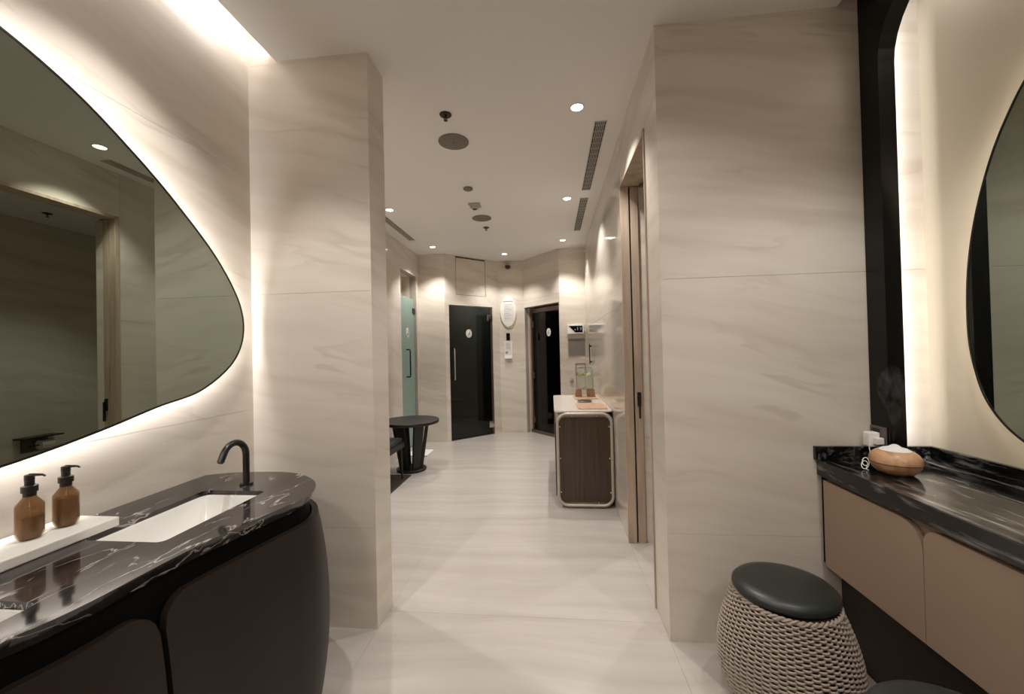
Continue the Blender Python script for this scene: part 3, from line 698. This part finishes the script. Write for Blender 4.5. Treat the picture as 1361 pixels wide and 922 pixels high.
# diffuser with mist
DX, DY, DZ = 1.380, 1.742, .8703
df = thing('aroma_diffuser', 'round wood-grain aroma diffuser with white top, steaming on the right counter', 'diffuser', (DX, DY, DZ))
MB().lathe([(0, 0), (.045, 0), (.056, .005), (.068, .016), (.0765, .030), (.0805, .044), (0, .044)], DX, DY, DZ, 48).build('lower_bowl', 'diffuser_wood', df, True)
MB().lathe([(.0, .0455), (.080, .0455), (.0825, .0475), (.0825, .056), (.079, .069), (.071, .081), (.060, .090), (.050, .094), (0, .094)], DX, DY, DZ, 48).build('upper_shell', 'diffuser_wood', df, True)
MB().lathe([(0, .0945), (.0505, .0945), (.040, .101), (.022, .106), (.012, .114), (.006, .117), (0, .1175)], DX, DY, DZ, 40).build('white_cap', 'white_plastic', df, True)
ms = MB().lathe([(0, 0), (.007, .003), (.012, .06), (.022, .13), (.040, .20), (.045, .27), (.02, .31), (0, .32)], 0, 0, 0, 20)
for v in ms.bm.verts: v.co.x += DX + .010*math.sin(v.co.z*20); v.co.y += DY+.004*math.sin(v.co.z*15); v.co.z += DZ+.119
tag(ms.build('mist', 'mist', None, origin=(DX, DY, DZ+.119)), 'thin wisp of steam rising from the wooden diffuser', 'steam', kind='stuff')
ow = thing('power_outlet', 'brown-grey outlet plate on the black frame behind the diffuser', 'power outlet', (1.44, 1.9, .99))
MB().box(1.4385, 1.4445, 1.858, 1.944, .945, 1.03, .002).build('plate', 'grey_plate', ow)
MB().box(1.4375, 1.4384, 1.89, 1.93, .955, 1.02, .0003).build('socket_face', 'dark_metal', ow)
pg = thing('plug_adapter', 'white plug adapter in the outlet behind the diffuser', 'plug', (1.41, 1.9, .98))
MB().box(1.392, 1.4370, 1.885, 1.925, .94, 1.005, .006).build('plug_body', 'white_plastic', pg)
MB().box(1.405, 1.4365, 1.862, 1.8845, .955, .985, .004).build('plug_side', 'white_plastic', pg)
cdd = MB(); cp = []
for i in range(40):
    a = i/39*4*PI; cp.append((1.300+.012*math.cos(a)+.0004*i, 1.79+.010*math.sin(a)+.0003*i, .885+.018*math.sin(a+.7)+.0006*i))
cdd.tube([(1.302, 1.772, .8733), (1.298, 1.78, .874)]+cp+[(1.36, 1.84, .93), (1.40, 1.90, .939)], .0018, 6)
tag(cdd.build('coiled_cable', 'white_plastic', None, True, origin=(1.318, 1.79, .88)), 'thin white coiled cord beside the wooden diffuser', 'cable')

# ------------------------------------------------------------------ wicker stools
def stool(cx, cy, label):
    t = thing('wicker_stool', label, 'stool', (cx, cy, 0), 'wicker drum stools with dark cushions')
    H = .445
    def R(z): u = z/H; return .160 + .070*math.sin(PI*(u**.85)*.93+.10)
    MB().lathe([(0, .004)]+[(R(H*i/12)-.010, .004+(H-.006)*i/12) for i in range(13)]+[(0, H-.002)], cx, cy, 0, 40).build('core', 'wicker_core', t, True)
    w = MB(); bm = w.bm; rows = 58; N = 29; ns = N*10
    for k in range(rows):
        z = .008+(H-.016)*k/(rows-1); rr = R(z); prev = None; first = None; jit = random.uniform(-.0006, .0006)
        for i in range(ns+1):
            if i == ns: ring = first
            else:
                a = 2*PI*i/ns; r = rr + .0042*math.tanh(2.2*math.sin(N*a + k*PI)) + jit; zz = z+.0009*math.sin(i*.37+k)
                ca, sa_ = math.cos(a), math.sin(a); ring = []
                for j in range(5):
                    b = 2*PI*j/5; q1 = r+.0040*math.cos(b); ring.append(bm.verts.new((cx+q1*ca, cy+q1*sa_, zz+.0050*math.sin(b))))
            if prev:
                for j in range(5): bm.faces.new((prev[j], prev[(j+1) % 5], ring[(j+1) % 5], ring[j]))
            if first is None: first = ring
            prev = ring
    o = w.build('woven_strands', 'wicker', t); o.data.shade_smooth(); o['kind'] = 'stuff'
    st_ = MB()
    for k in range(N*2):
        a = PI*k/N; st_.tube([(cx+(R(H*i/10)-.001)*math.cos(a), cy+(R(H*i/10)-.001)*math.sin(a), .004+(H-.008)*i/10) for i in range(11)], .0026, 5)
    o = st_.build('upright_canes', 'wicker', t); o['kind'] = 'stuff'
    br = MB(); rt_ = R(H)+.002
    for ph in (0, PI):
        br.tube([(cx+(rt_+.004*math.cos(26*a+ph))*math.cos(a), cy+(rt_+.004*math.cos(26*a+ph))*math.sin(a), H-.001+.0045*math.sin(26*a+ph)) for a in [2*PI*i/260 for i in range(260)]], .0045, 6, closed=True)
    br.build('braided_rim', 'wicker', t, True)
    MB().lathe([(0, .0), (.150, .0), (.166, .006), (.173, .018), (.171, .030), (.160, .041), (.13, .049), (0, .053)], cx, cy, H+.002, 56, sx=1.035, sy=.94).build('cushion', 'cushion', t, True)
    return t
st0 = stool(.868, 1.61, 'whole wicker stool with black leather cushion beside the beige cabinet')
copy_tree(st0, loc=(.932, 1.018, 0), label='black stool cushion just showing at the bottom edge of the photo')

# ------------------------------------------------------------------ corridor cabinet and what stands on it
cc = thing('side_cabinet', 'wooden side cabinet with pale tube frame and rounded corners by the polished wall', 'cabinet', (.28, 4.1, 0))
CX0, CX1, CY0, CY1, CH = .028, .527, 3.52, 4.78, .85
f = MB(); f.prism(rrect(CX0, CX1, .020, CH-.016, .07, 8), CY0+.02, CY1-.02, 'Y'); f.build('body', 'champagne', cc, True)
f = MB(); f.prism(rrect(CX0+.028, CX1-.028, .05, CH-.05, .055, 8), CY0+.008, CY0+.0195, 'Y'); f.build('end_panel', 'smoked_oak', cc)
def ring_tube(y, r):
    pts = rrect(CX0+r, CX1-r, .012+r, CH-.004-r, .085, 10); return [(a, y, b) for a, b in pts]
MB().tube(ring_tube(CY0, .0135), .0135, 12, closed=True).build('tube_frame', 'champagne', cc, True)
MB().tube(ring_tube(CY1-.004, .0135), .0135, 12, closed=True).build('tube_frame', 'champagne', cc, True)
for x, z in ((CX0+.034, .14), (CX0+.034, .44), (CX0+.034, .72), (CX1-.034, .14), (CX1-.034, .44), (CX1-.034, .72), (CX0+.14, .812), (CX1-.14, .812), (CX1-.14, .048)):
    s_ = Matrix.Translation((x, CY0+.006, z)) @ Matrix.Rotation(PI/2, 4, 'X')
    MB().lathe([(.008, -.006), (.008, .004), (.006, .008), (0, .009)], n=12, M=s_).build('stud', 'brass', cc, True)
for k in range(2):
    y0 = CY0+.05+k*.585
    MB().box(CX0-.010, CX0-.001, y0, y0+.575, .09, CH-.10, .003).build('door', 'smoked_oak', cc)
MB().prism([(x, y) for x, y in rrect(CX0-.012, CX1+.004, CY0+.005, CY1, .05, 8)], CH-.0035, CH+.008, 'Z').build('top', 'off_white_top', cc)
TT = CH+.0085
ww = thing('wooden_tray', 'light wooden tray under the water dispenser', 'tray', (.37, 4.5, TT))
MB().box(.245, .50, 4.34, 4.66, TT, TT+.014, .004).build('tray_base', 'tray_wood', ww)
gd = thing('water_dispenser', 'glass water dispenser with lemon slices on a wooden stand', 'drink dispenser', (.37, 4.5, TT+.0145))
z0 = TT+.0145
f = MB(); f.prism([(.262, z0), (.335, z0), (.330, z0+.085), (.274, z0+.085)], 4.44, 4.56, 'Y', .002); f.build('stand_block', 'stand_wood', gd)
f = MB(); f.prism([(.395, z0), (.482, z0), (.470, z0+.085), (.400, z0+.085)], 4.44, 4.56, 'Y', .002); f.build('stand_block', 'stand_wood', gd)
zj = z0+.0855
MB().lathe([(0, 0), (.094, 0), (.10, .008), (.10, .215), (.092, .228), (.088, .232), (.088, .228), (.095, .214), (.095, .012), (.09, .006), (0, .006)], .372, 4.5, zj, 40).build('jar', 'clear_glass', gd, True)
MB().lathe([(0, .007), (.09, .007), (.0942, .013), (.0942, .185), (0, .185)], .372, 4.5, zj, 40).build('water', 'water', gd, True)
MB().lathe([(0, .229), (.087, .233), (.085, .240), (.02, .246), (.011, .256), (.016, .268), (.010, .278), (0, .279)], .372, 4.5, zj, 32).build('lid', 'clear_glass', gd, True)
for k, (a, dz, rx) in enumerate(((.3, 0, 1.1), (1.5, .005, .8), (2.7, -.003, 1.2), (3.9, .004, .9), (4.6, -.004, 1.15), (5.4, .002, 1.0))):
    Mx = Matrix.Translation((.372+.055*math.cos(a), 4.5+.055*math.sin(a), zj+.165+dz)) @ Matrix.Rotation(a, 4, 'Z') @ Matrix.Rotation(rx, 4, 'X')
    ls = MB().lathe([(0, -.002), (.022, -.002), (.024, 0), (.022, .002), (0, .002)], n=20, M=Mx).build('slice', 'green_leaf', gd, True)
    ls.name = 'lemon_slice'
ar = MB(); ar.tube([(.372, 4.402, zj+.03), (.372, 4.375, zj+.03)], .010, 12); ar.tube([(.372, 4.378, zj+.045), (.372, 4.375, zj+.008)], .006, 10); ar.build('spigot', 'chrome', gd, True)
pl = thing('serving_plate', 'small pale plate with dark rim between tray and wooden board', 'plate', (.335, 4.12, TT))
MB().lathe([(0, 0), (.045, 0), (.07, .010), (.075, .014), (.072, .016), (.045, .006), (0, .006)], .335, 4.12, TT, 36, sx=1).build('dish', 'white_plastic', pl, True)
MB().lathe([(.0752, .012), (.078, .0145), (.0752, .0165)], .335, 4.12, TT, 36).build('dark_rim', 'dark_metal', pl, True)
wb_ = thing('serving_board', 'orange-brown leather-like board with rounded corners at the cabinet front', 'board', (.37, 3.8, TT))
MB().prism(rrect(.235, .497, 3.60, 3.98, .03, 6), TT, TT+.010, 'Z').build('board', 'board_wood', wb_)

# ------------------------------------------------------------------ lounge furniture
tb = thing('side_table', 'round black side table with slanted slat legs', 'table', (-1.705, 4.6, 0))
MB().lathe([(0, .565), (.330, .565), (.337, .570), (.337, .598), (.333, .602), (0, .602)], -1.705, 4.6, 0, 56).build('table_top', 'black_wood', tb, True)
MB().lathe([(0, .002), (.165, .002), (.175, .007), (.175, .026), (.170, .030), (0, .030)], -1.705, 4.6, 0, 44).build('base_disc', 'black_wood', tb, True)
for k in range(6):
    a = 2*PI*k/6+.25; Mr = Matrix.Translation((-1.705, 4.6, 0)) @ Matrix.Rotation(a, 4, 'Z')
    bm = bmesh.new(); v = [bm.verts.new(p) for p in ((.095, -.04, .0305), (.135, -.04, .0305), (.135, .04, .0305), (.095, .04, .0305), (.175, -.05, .5645), (.215, -.05, .5645), (.215, .05, .5645), (.175, .05, .5645))]
    for fc_ in ((3, 2, 1, 0), (4, 5, 6, 7), (0, 1, 5, 4), (1, 2, 6, 5), (2, 3, 7, 6), (3, 0, 4, 7)): bm.faces.new([v[i] for i in fc_])
    mb = MB(); mb.merge(bm, Mr); mb.build('leg', 'black_wood', tb)
rg = MB().box(-2.05, -1.63, 2.55, 4.385, .0006, .009, .002)
tag(rg.build('rug', 'rug', None, origin=(-1.84, 3.5, 0)), 'dark brown rug at the lounge wall under the black chair', 'rug')
ch = thing('lounge_chair', 'black chair mostly hidden behind the wall end, on the dark rug', 'chair', (-1.85, 3.95, .0095))
for x, y in ((-1.68, 4.235), (-1.68, 3.70), (-2.00, 4.235), (-2.00, 3.70)):
    MB().tube([(x, y, .0105), (x-.01*(1 if x > -1.8 else -1), y, .355)], [.010, .018], 10).build('leg', 'black_wood', ch, True)
MB().box(-2.03, -1.655, 3.66, 4.265, .356, .42, .012).build('seat_frame', 'black_wood', ch)
MB().box(-2.02, -1.665, 3.68, 4.245, .4205, .47, .02).build('seat', 'cushion', ch, True)
MB().box(-2.045, -1.985, 3.68, 4.245, .4705, .82, .02).build('backrest', 'cushion', ch, True)
bmt = MB().box(-2.0, -1.70, 5.18, 5.50, .0006, .022, .006)
tag(bmt.build('bath_mat', 'towel', None, origin=(-1.85, 5.34, 0)), 'white bath mat on the floor behind the round black table', 'bath mat')

# ------------------------------------------------------------------ wall fittings at the far end
def oval(cx, cz, a, b, n=36): return [(cx+a*math.cos(2*PI*i/n), cz+b*math.sin(2*PI*i/n)) for i in range(n)]
FY = 6.76
os_ = thing('oval_notice', 'cream oval notice board with printed lines between the glass doors', 'sign', (-.715, FY, 2.09))
MB().prism(oval(-.705, 2.065, .130, .265), FY-.012, FY-.001, 'Y').build('back_plate', 'sign_cream', os_)
MB().prism(oval(-.720, 2.095, .135, .268), FY-.026, FY-.0125, 'Y').build('front_plate', 'sign_cream', os_)
f = MB(); f.box(-.80, -.63, FY-.0285, FY-.0265, 1.93, 2.24); f.build('printed_sheet', 'paper', os_)
f = MB(); f.box(-.81, -.635, FY-.030, FY-.0286, 2.262, 2.272)
for k in range(9): f.box(-.785, -.66-.02*((k*5) % 3), FY-.0295, FY-.0286, 2.205-.03*k, 2.210-.03*k)
f.build('print_lines', 'print_grey', os_)['kind'] = 'stuff'
kp = MB().box(-.762, -.700, FY-.02, FY-.001, 1.592, 1.715, .003)
tag(kp.build('keypad', 'recess_black', None, origin=(-.731, FY, 1.65)), 'small black wall keypad under the oval notice', 'keypad')
ns_ = thing('notice_holder', 'clear holder with a printed sheet below the black keypad', 'sign', (-.73, FY, 1.42))
MB().box(-.80, -.665, FY-.014, FY-.001, 1.30, 1.575, .002).build('holder', 'white_plastic', ns_)
MB().box(-.79, -.675, FY-.0165, FY-.0145, 1.33, 1.565).build('sheet', 'paper', ns_)
f = MB()
for k in range(7): f.box(-.775, -.70-.01*((k*3) % 3), FY-.0175, FY-.0166, 1.54-.017*k, 1.544-.017*k)
f.box(-.785, -.74, FY-.0175, FY-.0166, 1.36, 1.40); f.build('print_lines', 'print_grey', ns_)['kind'] = 'stuff'
MB().box(-.795, -.67, FY-.05, FY-.001, 1.275, 1.295, .003).build('ledge', 'white_plastic', ns_)
ex = thing('security_camera', 'small dark red dome fixture at the top of the far wall', 'camera', (-.715, FY, 2.86))
MB().box(-.745, -.675, FY-.03, FY-.001, 2.88, 2.935, .004).build('bracket', 'detector_white', ex)
MB().lathe([(0, 0), (.02, .004), (.042, .03), (.045, .06), (0, .06)], -.71, FY-.05, 2.818, 20).build('dome', 'red_plastic', ex, True)
# control box with slanted dark display, grey niche panel under it
WY = 6.066
cbx = thing('control_box', 'white control box with dark slanted display on the wall right of the sauna', 'control panel', (.38, WY, 1.71))
MB().box(.258, .500, WY-.05, WY-.001, 1.645, 1.785, .004).build('housing', 'white_plastic', cbx)
MB().prism([(.278, 1.765), (.484, 1.765), (.484, 1.665), (.375, 1.665)], WY-.054, WY-.0505, 'Y').build('display', 'recess_black', cbx)
f = MB(); f.box(.408, .414, WY-.056, WY-.0545, 1.698, 1.745); f.box(.370, .378, WY-.056, WY-.0545, 1.70, 1.716)
for z in (1.700, 1.719, 1.738): f.box(.445, .465, WY-.056, WY-.0545, z, z+.003)
f.box(.462, .465, WY-.056, WY-.0545, 1.700, 1.741); f.build('digits', 'digit', cbx)['kind'] = 'stuff'
MB().box(.266, .50, WY-.030, WY-.001, 1.575, 1.643, .003).build('lower_cover', 'champagne', cbx)
gp = thing('grey_wall_panel', 'grey square panel below the white control box', 'panel', (.38, WY, 1.44))
MB().box(.262, .525, WY-.012, WY-.001, 1.31, 1.572, .002).build('panel_frame', 'champagne', gp)
MB().box(.270, .517, WY-.014, WY-.0125, 1.318, 1.565, .001).build('panel_face', 'grey_screen', gp)
wfm = thing('wall_plate', 'thin black outlined square plate on the wall behind the water dispenser', 'wall plate', (.45, WY, 1.1))
f = MB()
for b_ in ((.368, .374, 1.02, 1.19), (.512, .518, 1.02, 1.19), (.3745, .5115, 1.184, 1.19), (.3745, .5115, 1.02, 1.026)): f.box(b_[0], b_[1], WY-.010, WY-.001, b_[2], b_[3])
f.build('outline', 'black_metal', wfm)
hk = thing('robe_hook', 'round chrome knob on the far wall left of the water dispenser', 'hook', (.31, WY, .93))
MB().lathe([(.028, 0), (.028, .006), (.012, .008), (.012, .04), (.024, .045), (.024, .06), (0, .062)], n=24, M=Matrix.Translation((.31, WY-.001, .93)) @ Matrix.Rotation(PI/2, 4, 'X')).build('knob', 'chrome', hk, True)
bh = thing('door_pull', 'slim black vertical pull on the polished right wall near the control box', 'handle', (.53, 5.25, 1.33))
f = MB(); f.box(.500, .512, 5.235, 5.262, 1.21, 1.475, .003); f.build('bar', 'black_metal', bh)
for z in (1.23, 1.435): B('standoff', 'black_metal', bh, .5125, .533, 5.24, 5.257, z, z+.02)

# ------------------------------------------------------------------ washroom things seen in the mirror
ph = thing('paper_holder', 'dark toilet paper holder with shelf, seen in the left mirror', 'paper holder', (2.6, 3.75, .6))
f = MB(); f.box(2.50, 2.648, 3.62, 3.96, .575, .59, .002); f.build('shelf', 'black_metal', ph)
f = MB(); f.box(2.625, 2.648, 3.68, 3.90, .42, .574, .002); f.build('back_plate', 'grey_plate', ph)
tp = thing('toilet_roll', 'white toilet roll in the dark holder seen in the left mirror', 'toilet roll', (2.56, 3.8, .49))
MB().lathe([(.018, -.055), (.052, -.055), (.052, .055), (.018, .055)], n=28, M=Matrix.Translation((2.571, 3.84, .49)) @ Matrix.Rotation(PI/2, 4, 'X')).build('roll', 'towel', tp, True)
MB().tube([(2.571, 3.90, .49), (2.571, 3.70, .49)], .006, 8).build('spindle', 'black_metal', ph)

# ------------------------------------------------------------------ ceiling fittings
def sprinkler(x, y, label, s=1.0):
    t = thing('sprinkler', label, 'sprinkler', (x, y, CEIL), 'ceiling sprinklers')
    MB().lathe([(.040, -.001), (.038, -.006), (.016, -.008), (0, -.008)], x, y, CEIL, 28).build('escutcheon', 'dark_metal', t, True)
    MB().tube([(x, y, CEIL-.0085), (x, y, CEIL-.026)], .007, 10).build('body', 'dark_metal', t, True)
    f = MB(); f.tube([(x-.010, y, CEIL-.016), (x-.012, y, CEIL-.027), (x, y, CEIL-.038)], .002, 6); f.tube([(x+.010, y, CEIL-.016), (x+.012, y, CEIL-.027), (x, y, CEIL-.038)], .002, 6); f.build('frame_arms', 'dark_metal', t, True)
    MB().lathe([(0, 0), (.013, 0), (.013, -.003), (0, -.004)], x, y, CEIL-.0385, 16).build('deflector', 'dark_metal', t, True)
sprinkler(-.653, 2.51, 'ceiling sprinkler nearest the viewer, before the round speaker')
sprinkler(-.775, 4.87, 'small ceiling sprinkler farther off, behind the second round speaker')
sprinkler(2.2, 3.62, 'ceiling sprinkler in the washroom, seen only in the left mirror')
def speaker(x, y, r, label):
    t = thing('ceiling_speaker', label, 'speaker', (x, y, CEIL), 'round ceiling speakers')
    MB().lathe([(r, -.001), (r, -.005), (r-.004, -.0065), (0, -.0065)], x, y, CEIL, 48).build('grille', 'speaker_grey', t, True)
    MB().lathe([(.006, 0), (.006, -.002), (0, -.0025)], x, y, CEIL-.0068, 12).build('badge', 'dark_metal', t, True)
speaker(-.682, 2.842, .112, 'large round grey ceiling speaker nearest the viewer')
speaker(-.768, 4.52, .112, 'round grey ceiling speaker behind the square detector')
sp = thing('smoke_detector', 'small flat round disc on the ceiling between the two speakers', 'detector', (-.751, 3.673, CEIL))
MB().lathe([(.045, -.001), (.045, -.012), (.036, -.018), (0, -.019)], -.751, 3.673, CEIL, 32).build('cover', 'speaker_grey', sp, True)
dt = thing('square_detector', 'square white ceiling sensor before the second round speaker', 'detector', (-.769, 4.10, CEIL))
MB().box(-.83, -.708, 4.04, 4.16, CEIL-.016, CEIL-.001, .004).build('base', 'detector_white', dt)
MB().lathe([(.045, 0), (.042, -.02), (.025, -.03), (0, -.03)], -.769, 4.10, CEIL-.0165, 28).build('sensor', 'detector_white', dt, True)
MB().lathe([(.024, 0), (.022, -.004), (0, -.005)], -.769, 4.10, CEIL-.047, 20).build('lens', 'dark_metal', dt, True)
def vent(x0, x1, y0, y1, slats, label):
    t = thing('air_vent', label, 'air vent', ((x0+x1)/2, (y0+y1)/2, CEIL), 'long slot air vents in the ceiling')
    B('dark_slot', 'vent_dark', t, x0, x1, y0, y1, CEIL-.002, CEIL-.0008)
    f = MB(); f.box(x0-.006, x0-.0002, y0-.006, y1+.006, CEIL-.005, CEIL-.0008); f.box(x1+.0002, x1+.006, y0-.006, y1+.006, CEIL-.005, CEIL-.0008)
    f.box(x0, x1, y0-.006, y0-.0002, CEIL-.005, CEIL-.0008); f.box(x0, x1, y1+.0002, y1+.006, CEIL-.005, CEIL-.0008); f.build('rim', 'vent_white', t)
    for k in range(slats):
        x = x0+(k+1)*(x1-x0)/(slats+1)
        B('slat', 'vent_white', t, x-.0021, x+.0021, y0, y1, CEIL-.007, CEIL-.0022)
    f = MB(); k = 0; y = y0+.04
    while y < y1: f.box(x0, x1, y-.0015, y+.0015, CEIL-.0040, CEIL-.0024); y += .08
    o = f.build('cross_ribs', 'vent_white', t); o['kind'] = 'stuff'
vent(.342, .416, 2.73, 3.88, 5, 'slot air vent nearest the viewer, right of the downlights')
vent(.342, .416, 4.09, 5.19, 5, 'second slot air vent, farther along the right wall')
vent(-1.905, -1.835, 2.9, 5.24, 5, 'slot air vent along the left lounge wall')
def downlight(x, y, z, label, watts, size=92, soft=.02):
    t = thing('downlight', label, 'downlight', (x, y, z), 'recessed ceiling downlights')
    MB().lathe([(.046, -.0006), (.046, -.003), (.040, -.004), (.038, -.001), (.038, -.0006)], x, y, z, 32).build('trim_ring', 'vent_white', t, True)
    MB().lathe([(.0375, -.0007), (.0375, -.0016), (0, -.0016)], x, y, z, 28).build('lamp_face', 'lamp_face', t)
    l = bpy.data.lights.new('bulb', 'SPOT'); l.energy = watts; l.color = WARM; l.spot_size = math.radians(size); l.spot_blend = .55; l.shadow_soft_size = soft
    o = bpy.data.objects.new('bulb', l); COL.objects.link(o); o.parent = t; o.location = (0, 0, -.012)
DL = [(.205, 2.55, 'brightest ceiling downlight, nearest the viewer', 1), (.203, 4.08, 'second ceiling downlight beside the slot vents', 1), (.204, 5.62, 'third ceiling downlight, before the control box wall', 1),
      (-1.705, 2.56, 'downlight over the dark rug, hidden behind the wall end', 1), (-1.711, 4.10, 'downlight at the near end of the left slot vent', 1), (-1.70, 5.63, 'downlight before the far wall at the left', 1),
      (-.707, 6.25, 'downlight above the oval notice', .8),
      (-1.12, 1.18, 'downlight above the left sinks, outside the photo', .8), (.20, 1.0, 'downlight above the viewer, outside the photo', .5), (1.15, 1.15, 'downlight above the makeup counter, outside the photo', .55),
      (-.9, -.7, 'unseen fill light added behind the viewer at the left', .95), (.9, -.7, 'unseen fill light added behind the viewer at the right', .95),  # added wide fill behind the viewer, brightens the wall faces
      (1.45, 3.52, 'washroom downlight behind the side doorway', .8)]
for x, y, lb, k in DL: downlight(x, y, CEIL, lb, SPOT*k*(.9 if y > 2 else 1), size=(160 if y < 0 else 140 if x == .20 else 96 if y < 1.5 else 104), soft=(.14 if y < 0 else .02))
